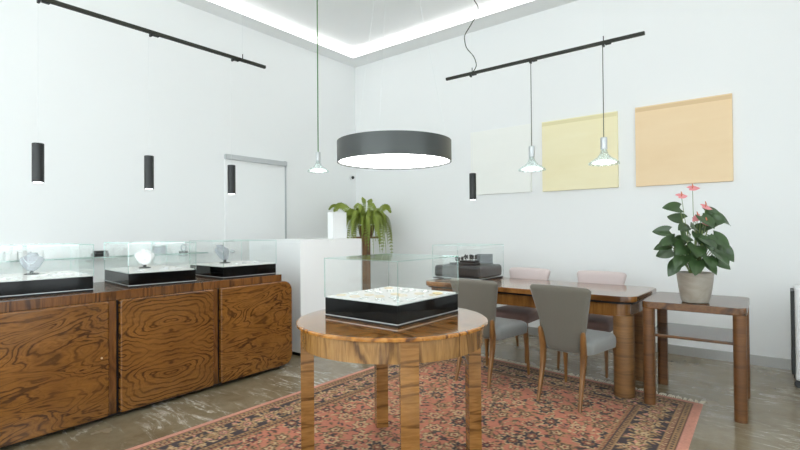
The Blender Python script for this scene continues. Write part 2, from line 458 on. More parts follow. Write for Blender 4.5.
for a, b in ((1.346, 1.364), (2.110, 2.127)):
    bm = BM(); addbox(bm, (-.0225, a-1.73, .034), (-.016, b-1.73, .797)); obj('gap_shade', bm, 'plinth', SB, center=True)  # black fill strip paints the shade inside the open gap
for (a, b, nm, radii) in ((.574, 1.292, 'burl_side', (0, 0, .09, .09)), (1.364, 2.062, 'burl_mid', (.014,)*4), (2.127, 2.865, 'burl_side', (.09, .09, 0, 0))):
    bm = BM(); yz_prism(bm, rrect(a-1.73, .032, b-1.73, .80, .01, 8, tuple(max(r, .014) for r in radii)), -.021, .022, .010, 4)
    dr = obj('door', bm, nm, SB, center=True)
bm = BM(); addbox(bm, (-.74, Y0+.1, .80), (-.006, Y1-.1, .862), 0, .003); obj('top', bm, 'slabwood', SB, center=True)
# little lock escutcheons
for y in (1.245, ):
    bm = BM(); lathe(bm, [(.006, 0), (.006, .004), (.003, .005)], 12)
    bmesh.ops.rotate(bm, cent=(0, 0, 0), matrix=Matrix.Rotation(PI/2, 3, 'Y'), verts=bm.verts)
    obj('keyhole', bm, 'gold', SB, loc=(.022, y-1.73, .43))

# ------------------------------------------------------------------ glass display cases
def display_case(label, loc, w, d, rotz=0, base_h=.105, total=.318, base='black', tray=True, rounded=False):
    """w along x, d along y, origin at the middle of its base"""
    r = thing('display_case', label, 'display case', loc, rotz, 'glass jewellery display cases')
    bm = BM(); addbox(bm, (-w/2+.004, -d/2+.004, 0), (w/2-.004, d/2-.004, .012)); obj('foot', bm, 'plinth', r)
    bm = BM(); addbox(bm, (-w/2, -d/2, .012), (w/2, d/2, .016)); obj('base_trim', bm, 'alu', r)
    if rounded:
        bm = BM(); addbox(bm, (-w/2+.009, -d/2+.009, .016), (w/2-.009, d/2-.009, base_h), 0, .03, 4); obj('base', bm, base, r)
    else:
        bm = BM(); addbox(bm, (-w/2+.004, -d/2+.004, .016), (w/2-.004, d/2-.004, base_h-.006), 0, .0015); obj('base', bm, base, r)
    if tray:
        bm = BM(); addbox(bm, (-w/2+.012, -d/2+.012, base_h-.006), (w/2-.012, d/2-.012, base_h+.004), 0, .003); obj('tray', bm, 'tray', r)
    t = .005; z0, z1 = (.0165 if rounded else base_h-.004), total
    def pane(name, lo, hi):
        bm = BM(); fs = addbox(bm, lo, hi)
        dims = [hi[i]-lo[i] for i in range(3)]; k = dims.index(min(dims))
        for f in fs:
            nrm = f.normal
            f.normal_update()
            if abs(f.normal[k]) < .5: f.material_index = 1
        obj(name, bm, ['glass', 'glassedge'], r)
    if not rounded: e0 = .001
    pane('glass_side', (-w/2, -d/2, z0), (w/2, -d/2+t, z1-t)); pane('glass_side', (-w/2, d/2-t, z0), (w/2, d/2, z1-t))
    pane('glass_side', (-w/2, -d/2+t, z0), (-w/2+t, d/2-t, z1-t)); pane('glass_side', (w/2-t, -d/2+t, z0), (w/2, d/2-t, z1-t))
    pane('glass_top', (-w/2, -d/2, z1-t), (w/2, d/2, z1))
    return r
ZS = .863
CASES = [((-3.997, .918, ZS), .62, .72, -5), ((-3.928, 1.735, ZS), .62, .485, -6), ((-3.90, 2.46, ZS), .57, .53, -1)]
LBL = ['wide glass display case on sideboard, nearest left edge of photo, round grey bust inside',
       'middle glass display case on sideboard between two others, pale bust inside',
       'glass display case at the far rounded end of the sideboard, tilted bust inside']
for (l, w, d, a), lb in zip(CASES, LBL): display_case(lb, l, w, d, math.radians(a))
ZR = .781
display_case('big square glass display case standing on the round walnut table', (-1.728, 2.102, ZR), .53, .56, math.radians(-.5), .113, .328)
ZD = .760
display_case('glass display case on the dining table with dark brown padded base', (-2.55, 4.345, ZD), .56, .50, 0, .135, .345, 'leatherette', False, True)

# necklace busts
def bust(label, loc, rotz, s=1., m='bust', lean=0.):
    r = thing('necklace_bust', label, 'necklace bust', loc, rotz, 'necklace busts')
    bm = BM(); lathe(bm, [(.001, 0), (.045*s, 0), (.046*s, .006*s), (.03*s, .010*s), (.012*s, .012*s), (.012*s, .03*s), (.001, .03*s)], 20, cap0=False, cap1=False); obj('stand', bm, 'darkmetal', r)
    # torso shell: chest oval below, sloping shoulders, cut neck on top (faces +x)
    bm = BM(); rings = []
    prof = [(.026, .022, .012, 0), (.032, .036, .018, .0), (.050, .056, .024, .0), (.075, .073, .028, -.003), (.100, .086, .030, -.006), (.118, .087, .029, -.010), (.128, .070, .027, -.014), (.136, .048, .026, -.017), (.146, .038, .026, -.020), (.158, .036, .026, -.022)]
    for z, hw, th, off in prof:
        rings.append([V((math.cos(a)*th+off-lean*z)*s, math.sin(a)*hw*s*.86, z*s) for a in [i/28*2*PI for i in range(28)]])
    ring_loft(bm, rings); obj('chest', bm, m, r)
    bm = BM(); pts = []
    for i in range(25):
        a = (i/24-.5)*2*1.35; y = math.sin(a)*.05*s; z = (.135-.058*math.cos(a)**2)*s
        pts.append(V((.0285*math.cos(a)**.5-.006-lean*z/s+.004)*s if math.cos(a) > 0 else -.01, y, z))
    tube(bm, pts, .0016*s, 6); n = obj('necklace', bm, 'silver', r)
    bm = BM(); bmesh.ops.create_icosphere(bm, subdivisions=2, radius=.006*s); bmesh.ops.translate(bm, vec=((.030-lean*.07)*s, 0, .073*s), verts=bm.verts); obj('pendant', bm, 'silver', r)
    return r
TZ = .105+.004
bust('rounded grey velvet bust with pendant in the leftmost display case', (-4.09, 1.01, ZS+TZ), math.radians(-28), .95)
bust('pale white bust standing in the middle sideboard display case', (-4.0, 1.73, ZS+TZ), math.radians(-20), .95, 'paper')
bust('grey bust turned sideways in the far sideboard display case', (-3.97, 2.42, ZS+TZ), math.radians(12), 1.05, 'bust', .25)

# jewellery lying on the trays
def ring_item(name, label, cat, loc, R, rz, mat, group, oval=1., thick=.0035, gem=True):
    r = thing(name, label, cat, loc, rz, group)
    bm = BM(); n = 28
    pts = [V(math.cos(i/n*2*PI)*R, math.sin(i/n*2*PI)*R*oval, thick) for i in range(n)]
    rings = []
    for i in range(n):
        t = i/n*2*PI; c = V(math.cos(t), math.sin(t)*oval, 0)
        rings.append([c*(R+thick*math.cos(k/8*2*PI))+V(0, 0, thick+thick*math.sin(k/8*2*PI)) for k in range(8)])
    rings.append(rings[0]); ring_loft(bm, rings, False, False); obj('band', bm, mat, r)
    if gem:
        bm = BM(); bmesh.ops.create_icosphere(bm, subdivisions=1, radius=thick*2.2); bmesh.ops.translate(bm, vec=(R, 0, thick*2.2), verts=bm.verts); obj('stone', bm, 'silver', r)
    return r
g0 = ring_item('bracelet', 'thin gold bracelet lying on white tray in the round table display case', 'bracelet', (-1.72, 2.08, ZR+.117), .027, 0, 'gold', 'gold bracelets in the round table case', 1., .0014)
s0 = ring_item('necklace_coil', 'pale silver coil lying on white tray in the round table display case', 'necklace', (-1.60, 2.0, ZR+.117), .03, 0, 'silver', 'silver coils in the round table case', .7, .002)
rr = random.Random(3); k = 0
for iy in range(5):
    for ix in range(5):
        x = -1.72+(ix-2)*.098+rr.uniform(-.018, .018); y = 2.083+(iy-2)*.098+rr.uniform(-.018, .018)
        if ix == 4 and iy == 4: continue
        src = g0 if (ix*2+iy*3) % 5 in (0, 2) else s0
        if k == 0 and src is g0: g0.location = (x, y, ZR+.117); k = 1; continue
        dup(src, (x, y, ZR+.117), rr.uniform(0, 6))
s0.location = (-1.50, 2.29, ZR+.117); s0.rotation_euler = (0, 0, 1)
ring_item('bracelet', 'thick yellow gold bracelet at the right corner of the round table case', 'bracelet', (-1.512, 2.235, ZR+.117), .024, .5, 'gold', None, .8, .005, False)
def card(label, group, loc, rz, w=.05, d=.035):
    r = thing('jewellery_card', label, 'jewellery card', loc, rz, group)
    bm = BM(); addbox(bm, (-w/2, -d/2, 0), (w/2, d/2, .010), 0, .002); obj('card', bm, 'paper', r)
    bm = BM(); pts = [V(math.cos(a)*w*.3, math.sin(a)*d*.3, .0115) for a in [i/16*2*PI for i in range(17)]]; tube(bm, pts, .0015, 5); obj('chain', bm, 'silver', r)
    return r
CG = ['small white jewellery card lying in the leftmost display case', 'small white jewellery card lying in the middle sideboard case', 'small white jewellery card lying in the far sideboard case']
CN = ['cards in the leftmost case', 'cards in the middle sideboard case', 'cards in the far sideboard case']
spots = [[(.20, -.24), (.22, -.12), (.16, .05), (.21, .14), (.10, .12), (.15, .24), (.05, .22), (.24, .29), (.05, -.2)],
         [(.2, -.15), (.22, .02), (.18, .14), (.08, .1), (.1, .2)], [(.2, -.1), (.15, .02), (.22, .1), (.1, .16)]]
for ci in range(3):
    first = None
    for (dx, dy) in spots[ci]:
        cx, cy, cz = CASES[ci][0]
        p = (cx+dx, cy+dy, cz+TZ+.0005); a = rr.uniform(-.6, .6)
        if first is None: first = card(CG[ci], CN[ci], p, a)
        else: dup(first, p, a)

# dark risers and jewels in the dining table case
bz = ZD+.135
r = thing('jewellery_riser', 'low stepped dark jewellery riser inside the dining table case', 'jewellery riser', (-2.53, 4.32, bz+.0005))
bm = BM(); addbox(bm, (-.17, -.10, 0), (.12, .04, .022), 0, .003); obj('lower_step', bm, 'leatherette', r)
bm = BM(); addbox(bm, (-.07, -.07, .022), (.11, .02, .045), 0, .003); obj('upper_step', bm, 'leatherette', r)
jw = None
for (x, y, z, a) in ((-2.65, 4.28, .0235, 0), (-2.60, 4.31, .0235, 1), (-2.55, 4.30, .0465, 2), (-2.51, 4.32, .0465, .5), (-2.47, 4.29, .0465, 1.4), (-2.62, 4.26, .0235, 2), (-2.44, 4.31, .0465, .2)):
    p = (x, y, bz+z)
    if jw is None:
        jw = thing('brooch', 'small dark brooch standing on the riser in the dining table case', 'brooch', p, a, 'brooches in the dining table case')
        bm = BM(); lathe(bm, [(.001, 0), (.010, 0), (.010, .003), (.003, .005), (.003, .022), (.001, .022)], 10, cap0=False, cap1=False); obj('pin', bm, 'darkmetal', jw)
        bm = BM()
        for q in range(5):
            t = q/5*2*PI; bmesh.ops.create_icosphere(bm, subdivisions=1, radius=.011, matrix=Matrix.Translation((0, math.cos(t)*.017, .036+math.sin(t)*.017)))
        bmesh.ops.create_icosphere(bm, subdivisions=1, radius=.011, matrix=Matrix.Translation((.004, 0, .036)))
        obj('flower', bm, 'darkmetal', jw)
    else: dup(jw, p, a)
r = thing('earring_stand', 'upright grey earring stand at right inside the dining table case', 'earring stand', (-2.44, 4.50, bz+.0005), math.radians(42))
bm = BM(); addbox(bm, (-.087, -.02, 0), (.087, .02, .008), 0, .002); obj('foot', bm, 'darkmetal', r)
bm = BM(); addbox(bm, (-.085, -.004, .008), (.085, .004, .105), 0, .002); obj('board', bm, 'boardgrey', r)
for iz in range(3):
    for ix in range(5):
        bm = BM(); bmesh.ops.create_icosphere(bm, subdivisions=1, radius=.005, matrix=Matrix.Translation((-.064+ix*.032, -.006, .030+iz*.028))); obj('earring', bm, 'silver', r)

# ------------------------------------------------------------------ round table
RT = thing('round_table', 'round glossy walnut table on four flat legs, in front', 'table', (-1.674, 2.03, .005))
RO = .517
bm = BM(); prof = [(.001, .756), (RO-.006, .756), (RO-.001, .759), (RO, .763), (RO, .770), (RO-.003, .774), (RO-.009, .776), (RO-.010, .77605), (.001, .77605)]
lathe(bm, prof, 96, cap0=False, cap1=False); obj('table_top', bm, 'round_top', RT)
bm = BM(); lathe(bm, [(.455, .655), (.492, .655), (.492, .757), (.455, .757), (.455, .655)], 96, cap0=False, cap1=False); obj('apron', bm, 'round_apron', RT)
for a in (-41.5, 48.5, 138.5, 228.5):
    a = math.radians(a); h = .086
    out = [(.4945*math.cos(t), .4945*math.sin(t)) for t in np.linspace(-h, h, 9)]
    inn = [(.425, .425*math.tan(h)*1.0), (.425, -.425*math.tan(h)*1.0)]
    bm = BM(); prism(bm, out+inn, 0, .757, 0)
    for f in bm.faces: f.smooth = False
    c = V(.46, 0, .37)
    bmesh.ops.translate(bm, vec=-c, verts=bm.verts)
    o = obj('leg', bm, 'round_leg', RT, loc=Matrix.Rotation(a, 3, 'Z') @ c, rotz=a)

# ------------------------------------------------------------------ dining table and side table
DT = thing('dining_table', 'long walnut dining table with rounded corners and column legs', 'table', (-1.79, 4.175, 0), math.radians(-2))
L, Wd = .97, .385
bm = BM(); prism(bm, rrect(-L, -Wd, L, Wd, .10), .714, .758, 0, .006, 3); obj('table_top', bm, 'dine_top', DT)
bm = BM(); prism(bm, rrect(-L+.02, -Wd+.02, L-.02, Wd-.02, .09), .698, .7145); obj('leaf_slot', bm, 'plinth', DT)
bm = BM(); prism(bm, rrect(-L+.004, -Wd+.004, L-.004, Wd-.004, .10), .688, .703, 0, .003, 2); obj('lower_leaf', bm, 'dine_top', DT) if False else bm.free()
bm = BM(); prism(bm, rrect(-L+.05, -Wd+.035, L-.05, Wd-.035, .08), .602, .699); obj('apron', bm, 'dine_apron', DT)
for sx in (-1, 1):
    for sy in (-1, 1):
        bm = BM(); zb = .005 if sy < 0 else 0
        lathe(bm, [(.069, zb), (.073, zb+.004), (.073, .40), (.0715, .402), (.073, .404), (.073, .610)], 32)
        lc = V(sx*(L-.098), -.288 if sy < 0 else .235, .3)
        bmesh.ops.translate(bm, vec=(0, 0, -.3), verts=bm.verts)
        obj('leg', bm, 'dine_leg', DT, loc=lc)
ST = thing('side_table', 'small walnut side table with lower shelf carrying the anthurium', 'side table', (-.485, 4.085, 0), math.radians(1))
hw, hd = .307, .325
bm = BM(); prism(bm, rrect(-hw, -hd, hw, hd, .05), .688, .738, 0, .006, 3); obj('table_top', bm, 'side_top', ST)
bm = BM(); prism(bm, rrect(-hw+.03, -hd+.09, hw-.03, hd-.05, .01), .478, .498, 0, .003, 2); obj('shelf', bm, 'side_top', ST)
for sx in (-1, 1):
    for sy in (-1, 1):
        bm = BM(); zb = .005 if (sx < 0 and sy < 0) else 0
        o = rrect(-.037, -.037, .037, .037, .03, 8, tuple(.004 if q == {(1, -1): 2, (1, 1): 3, (-1, 1): 0, (-1, -1): 1}[(sx, sy)] else .035 for q in range(4)))
        prism(bm, o, zb-.345, .345)
        obj('leg', bm, 'side_leg', ST, loc=(sx*(hw-.040), sy*(hd-.042), .345))

# ------------------------------------------------------------------ chairs
def sweep_rect(bm, pts, sizes):
    """rectangular bar along points: sizes (wx, wy)"""
    rings = []
    for p, (a, b) in zip(pts, sizes):
        p = Vector(p); c = .3*min(a, b)
        rings.append([p+V(x, y, 0) for x, y in rrect(-a/2, -b/2, a/2, b/2, c, 2)])
    ring_loft(bm, rings)
def make_chair(label, group, fab, seatfab):
    r = thing('dining_chair', label, 'chair', (0, 0, 0), 0, group)
    # seat cushion
    bm = BM(); rings = []
    N = 20
    def seat_ring(z, k):
        pts = []
        for (x, y) in rrect(-.228, -.225, .228, .235, .07, 6):
            tap = 1-.14*max(0, (.235-y)/.46)
            pts.append(V(x*tap*k, .005+(y-.005)*k, z))
        return pts
    for z, k in ((.362, .93), (.366, .965), (.385, .985), (.415, 1.0), (.435, .99), (.450, .955), (.461, .88), (.468, .76), (.473, .55), (.476, .3)):
        rings.append(seat_ring(z, k))
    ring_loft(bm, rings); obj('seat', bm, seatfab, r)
    # padded backrest: flares upwards, softly rounded top corners, gently bowed
    bm = BM(); nu, nv = 18, 16
    def P(s, t, side):
        w = .136+.096*t
        x = s*w
        ztop = .852-.006*s*s
        rc = .032; xr = w-abs(x)
        if xr < rc: ztop -= rc-math.sqrt(max(0, rc*rc-(rc-xr)**2))
        zbot = .365+.0*s
        rb = .05
        if xr < rb: zbot += rb-math.sqrt(max(0, rb*rb-(rb-xr)**2))
        z = zbot+(ztop-zbot)*t
        yc = -.225-.085*((z-.365)/.48)**1.15-.02*(1-s*s)+.012
        e = min(1, min((1-abs(s))/.10, (1-t)/.07, t/.06)); e = math.sqrt(max(0, 1-(1-max(0, e))**2))
        th = (.014+.018*(1 if side > 0 else .5))*e
        return V(x, yc+side*th, z)
    sv = np.concatenate([[-1, -.985, -.95, -.9], np.linspace(-.8, .8, 11), [.9, .95, .985, 1]])
    tv = np.concatenate([[0, .015, .04], np.linspace(.1, .9, 9), [.94, .97, .99, 1]])
    for side in (1, -1):
        g = [[bm.verts.new(P(float(s), float(t), side)) for s in sv] for t in tv]
        for i in range(len(tv)-1):
            for j in range(len(sv)-1):
                f = bm.faces.new((g[i][j], g[i][j+1], g[i+1][j+1], g[i+1][j])); f.smooth = True
    bmesh.ops.remove_doubles(bm, verts=bm.verts, dist=.0008)
    obj('backrest', bm, fab, r, sharp=70)
    for s in (-1, 1):
        # rear leg: sabre curve, its top clasps the outer lower back
        pts = [(s*.158, -.325, 0), (s*.155, -.300, .09), (s*.153, -.272, .20), (s*.153, -.252, .30), (s*.154, -.248, .38), (s*.157, -.256, .44), (s*.162, -.267, .50), (s*.164, -.272, .525), (s*.165, -.274, .535)]
        bm = BM(); sweep_rect(bm, pts, [(.020, .024), (.024, .030), (.030, .036), (.036, .044), (.037, .047), (.036, .042), (.033, .036), (.026, .028), (.012, .014)])
        obj('leg', bm, 'chairwood', r)
        pts = [(s*.212, .222, 0), (s*.208, .212, .15), (s*.202, .200, .30), (s*.200, .197, .364)]
        bm = BM(); sweep_rect(bm, pts, [(.020, .020), (.026, .026), (.038, .038), (.042, .042)])
        obj('leg', bm, 'chairwood', r)
    return r
cg = make_chair('grey upholstered chair, back to viewer, nearer the round table', 'grey dining chairs', 'fab_grey', 'fab_grey_lit')
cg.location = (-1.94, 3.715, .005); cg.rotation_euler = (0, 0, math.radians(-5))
dup(cg, (-1.205, 3.67, .005), math.radians(-7), 'grey upholstered chair, back to viewer, at the dining table end near the side table')
cp = make_chair('dusty pink chair facing viewer behind the dining table, beside the glass case', 'pink dining chairs', 'fab_pink', 'fab_pink_shaded')
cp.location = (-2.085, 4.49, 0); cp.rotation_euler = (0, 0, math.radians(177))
dup(cp, (-1.36, 4.48, 0), math.radians(177), 'dusty pink chair facing viewer behind the dining table, nearer the anthurium')

# ------------------------------------------------------------------ rug
def build_rug():
    FR, FL, NL, NR = V(-.444, 4.014, 0), V(-2.95, 4.285, 0), V(-2.99, .75, 0), V(-.36, .55, 0)
    Wm, Lm = 2.52, 3.50; cell = .0085
    nx, ny = int(Wm/cell), int(Lm/cell)
    xs = (np.arange(nx)+.5)/nx*Wm; ys = (np.arange(ny)+.5)/ny*Lm      # x from left edge, y from far edge
    X, Y = np.meshgrid(xs, ys)
    lin = lambda r, g, b: np.array(srgb(r, g, b)[:3])
    SAL, PINK, NAVY, CREAM, TAN, BRN, RED, GRN, OLIVE = (lin(176, 106, 82), lin(192, 132, 112), lin(24, 27, 38), lin(182, 154, 114), lin(148, 114, 74), lin(70, 46, 34), lin(116, 48, 36), lin(54, 58, 54), lin(98, 84, 54))
    img = np.empty((ny, nx, 3)); img[:] = SAL
    rg = np.random.default_rng(5); R2 = random.Random(11)
    def win(cx, cy, r):
        i0, i1 = max(0, int((cx-r)/cell)), min(nx, int((cx+r)/cell)+2); j0, j1 = max(0, int((cy-r)/cell)), min(ny, int((cy+r)/cell)+2)
        return slice(j0, j1), slice(i0, i1)
    def rosette(cx, cy, r, k, cols, ph=0., asp=1., rot=0.):
        w = win(cx, cy, r*1.35*max(1, asp)); dx, dy = X[w]-cx, Y[w]-cy
        c, s = math.cos(rot), math.sin(rot); dx, dy = (dx*c+dy*s)/asp, -dx*s+dy*c
        d = np.hypot(dx, dy)/r; a = np.arctan2(dy, dx)
        lobes = .82+.18*np.cos(k*a+ph)
        v = img[w]
        for lim, col in cols: v[d < lobes*lim] = col
    def leaf(cx, cy, l, wd, rot, col, edge=None):
        w = win(cx, cy, l*1.1); dx, dy = X[w]-cx, Y[w]-cy
        c, s = math.cos(rot), math.sin(rot); u, v = dx*c+dy*s, -dx*s+dy*c
        q = np.abs(v)-wd*np.clip(1-(u/l)**2, 0, None)*(.6+.4*(u/l)); m = (q < 0) & (np.abs(u) < l)
        if edge is not None: img[w][(q < .005) & (np.abs(u) < l)] = edge
        img[w][m] = col
    def vine(x, y, a, n, curl, col, th):
        for _ in range(n):
            x += math.cos(a)*.006; y += math.sin(a)*.006; a += curl
            w = win(x, y, th+.004); img[w][np.hypot(X[w]-x, Y[w]-y) < th] = col
        return x, y, a
    # field: vines, then leaves, then palmettes and rosettes on a half-drop lattice
    P = .185; bw = .40
    pts = []
    for j in range(int(Lm/P*1.3)+2):
        for i in range(int(Wm/P)+2):
            pts.append((i*P+(j % 2)*P/2+R2.uniform(-.022, .022), j*P*.8+R2.uniform(-.02, .02)))
    for (x, y) in pts:
        for q in range(4):
            a = R2.uniform(0, 6.28); xx, yy, aa = vine(x, y, a, R2.randint(14, 26), R2.choice((-1, 1))*R2.uniform(.04, .13), R2.choice((BRN, GRN, OLIVE, TAN)), .0045)
            leaf(xx, yy, .028, .013, aa, R2.choice((CREAM, TAN, GRN, NAVY, OLIVE)), R2.choice((BRN, None)))
    for (x, y) in pts:
        for q in range(7):
            a = R2.uniform(0, 6.28); d = R2.uniform(.055, .105)
            leaf(x+d*math.cos(a), y+d*math.sin(a), R2.uniform(.018, .032), R2.uniform(.009, .014), a+R2.uniform(-.8, .8), R2.choice((CREAM, CREAM, TAN, NAVY, BRN, OLIVE)), R2.choice((None, BRN)))
    for q in range(1500):
        x, y, a = R2.uniform(.4, Wm-.4), R2.uniform(.4, Lm-.4), R2.uniform(0, 6.28)
        leaf(x, y, R2.uniform(.012, .024), R2.uniform(.006, .010), a, R2.choice((TAN, CREAM, OLIVE, BRN, NAVY)))
    for n, (x, y) in enumerate(pts):
        t = R2.random(); ph = R2.uniform(0, 6)
        if t < .30: rosette(x, y, .062, 8, [(1.15, CREAM), (.98, NAVY), (.52, TAN), (.42, RED), (.2, CREAM)], ph, 1.35, R2.choice((0, PI/2, .6)))
        elif t < .55: rosette(x, y, .056, 6, [(1.15, BRN), (1., CREAM), (.6, SAL), (.4, NAVY), (.18, CREAM)], ph)
        elif t < .78: rosette(x, y, .048, 5, [(1.2, TAN), (.95, BRN), (.6, CREAM), (.3, RED)], ph, 1.2, ph)
        else: rosette(x, y, .048, 7, [(1.15, CREAM), (.95, RED), (.6, NAVY), (.25, CREAM)], ph)
    # borders, by distance from the nearest edge
    E = np.minimum(np.minimum(X, Wm-X), np.minimum(Y, Lm-Y))
    along = np.where((np.minimum(X, Wm-X) < np.minimum(Y, Lm-Y)), Y, X)
    main = (E > .135) & (E < .345)
    img[main] = NAVY
    # main border rosettes and vines
    save = img.copy()
    def border_line(x0, y0, dx, dy, ln):
        p = .16; n = int(ln/p)
        for q in range(n+1):
            t = q*ln/n; x, y = x0+dx*t, y0+dy*t
            for sg in (-1, 1):
                for e in range(15):
                    a = R2.uniform(0, 6.28); d = R2.uniform(.05, .10); leaf(x+d*math.cos(a), y+d*math.sin(a), .026, .013, a, R2.choice((CREAM, TAN, TAN, PINK, OLIVE)))
            rosette(x, y, .058, 8, [(1.1, CREAM), (.92, TAN), (.68, BRN), (.5, PINK), (.28, NAVY), (.14, CREAM)], q, 1.1, 0)
            xm, ym = x+dx*p/2, y+dy*p/2
            rosette(xm, ym, .03, 5, [(1.1, TAN), (.75, RED), (.4, CREAM)], q)
    m = .24
    border_line(m, m, 1, 0, Wm-2*m); border_line(m, Lm-m, 1, 0, Wm-2*m); border_line(m, m, 0, 1, Lm-2*m); border_line(Wm-m, m, 0, 1, Lm-2*m)
    keep = main
    clean = img.copy()
    img[E <= .135] = 0
    def band(a, b, c1, c2=None, per=.03, duty=.5):
        mk = (E >= a) & (E < b); img[mk] = c1
        if c2 is not None:
            mid = np.abs(E-(a+b)/2)/((b-a)/2)
            mk2 = mk & (((along/per+.5*mid) % 1) < duty) & (mid < .75); img[mk2] = c2
    band(0, .055, PINK); band(.055, .062, BRN); band(.062, .092, TAN, NAVY, .035, .45); band(.092, .10, BRN); band(.10, .128, RED*.8, CREAM, .028, .4); band(.128, .138, TAN)
    band(.338, .346, TAN); band(.346, .374, BRN, TAN, .03, .5); band(.374, .382, NAVY); band(.382, .405, TAN, RED, .028, .45); band(.405, .412, BRN)
    # wool abrash: knot-to-knot and slow row variation
    img = img*.90+img[int(ny*.2):int(ny*.8), int(nx*.25):int(nx*.75)].mean((0, 1))*.10
    img *= (1+rg.normal(0, .07, (ny, nx, 1)))
    row = np.interp(np.arange(ny), np.linspace(0, ny, 40), 1+rg.normal(0, .05, 40)); img *= row[:, None, None]
    img = np.clip(img, 0, 1)
    # mesh
    gu = np.linspace(0, 1, nx+1); gv = np.linspace(0, 1, ny+1)
    U, Vv = np.meshgrid(gu, gv)
    def q(i): return (FL[i]*(1-U)+FR[i]*U)*(1-Vv)+(NL[i]*(1-U)+NR[i]*U)*Vv
    Z = np.full_like(U, .005)+rg.normal(0, .0004, U.shape)
    Z[0, :] = Z[-1, :] = .0; Z[:, 0] = Z[:, -1] = .0
    co = np.stack([q(0), q(1), np.clip(Z, 0.0002, .0065)], -1).reshape(-1, 3)
    idx = np.arange((nx+1)*(ny+1)).reshape(ny+1, nx+1)
    quads = np.stack([idx[1:, :-1], idx[1:, 1:], idx[:-1, 1:], idx[:-1, :-1]], -1).reshape(-1, 4)
    me = bpy.data.meshes.new('pile')
    me.vertices.add(len(co)); me.vertices.foreach_set('co', co.astype(np.float32).ravel())
    me.loops.add(quads.size); me.loops.foreach_set('vertex_index', quads.astype(np.int32).ravel())
    me.polygons.add(len(quads)); me.polygons.foreach_set('loop_start', np.arange(0, quads.size, 4, dtype=np.int32))
    me.update(calc_edges=True)
    ca = me.color_attributes.new('knots', 'FLOAT_COLOR', 'POINT')
    pad = np.pad(img, ((0, 1), (0, 1), (0, 0)), mode='edge')
    rgba = np.ones((ny+1, nx+1, 4), np.float32); rgba[..., :3] = pad
    ca.data.foreach_set('color', rgba.ravel())
    k = NT('wool rug pile')
    at = k.add('ShaderNodeAttribute', attribute_name='knots')
    k.link(at.outputs['Color'], k.b.inputs['Base Color']); k.b.inputs['Roughness'].default_value = .95; k.b.inputs['Specular IOR Level'].default_value = .1
    k.b.inputs['Sheen Weight'].default_value = .1
    me.materials.append(k.m)
    rug = thing('persian_rug', 'large salmon red rug with navy and cream flowers and fringed ends', 'rug', (-1.68, 2.4, 0))
    o = bpy.data.objects.new('pile', me); COL.objects.link(o); o.parent = rug; o.location = (1.68, -2.4, 0)
    # fringe at the two short ends
    for A, B, d in ((FL, FR, V(.02, 1, 0)), (NL, NR, V(0, -1, 0))):
        bm = BM(); n = 170
        for i in range(n):
            p = A.lerp(B, (i+.5)/n)+V(0, 0, .003); l = R2.uniform(.045, .07); sx = R2.uniform(-.02, .02)
            w = R2.uniform(.0035, .006)
            rings = []
            for t in (0, .4, .75, 1):
                c = p+d*l*t+V(sx*t*t, 0, .001*math.sin(t*3)-.0015*t); ww = w*(1+.7*t)
                rings.append([c+V(-ww, 0, -.0015), c+V(ww, 0, -.0015), c+V(ww*.6, 0, .002), c+V(-ww*.6, 0, .002)])
            ring_loft(bm, rings)
        f = obj('fringe', bm, 'fringe', rug, loc=(1.68, -2.4, 0)); f['label'] = 'cream knotted fringe'; f['kind'] = 'stuff'
build_rug()

# ------------------------------------------------------------------ lights
# big drum pendant
DL = thing('drum_pendant_lamp', 'large dark grey drum pendant lamp with glowing white underside', 'pendant lamp', (-2.41, 2.965, 1.80))
RD = .456
bm = BM(); lathe(bm, [(RD-.012, .0), (RD, .0), (RD, .165), (.001, .165), (.001, .160), (RD-.012, .160), (RD-.012, 0)], 96, cap0=False, cap1=False); obj('shade', bm, 'drum', DL)
bm = BM(); lathe(bm, [(.001, .012), (RD-.013, .012), (RD-.013, .030), (.001, .030)], 96, cap0=False, cap1=False); obj('diffuser', bm, 'lamp', DL)
bm = BM(); lathe(bm, [(.001, ZC+LIP-1.80-.03), (.07, ZC+LIP-1.80-.03), (.07, ZC+LIP-1.80), (.001, ZC+LIP-1.80)], 32, cap0=False, cap1=False); obj('ceiling_rose', bm, 'whiteplastic', DL)
for a in (.5, 2.6, 4.7):
    bm = BM(); tube(bm, [(math.cos(a)*.42, math.sin(a)*.42, .165), (math.cos(a)*.06, math.sin(a)*.06, ZC+LIP-1.80-.02)], .0012, 6); obj('suspension_wire', bm, 'wire', DL)

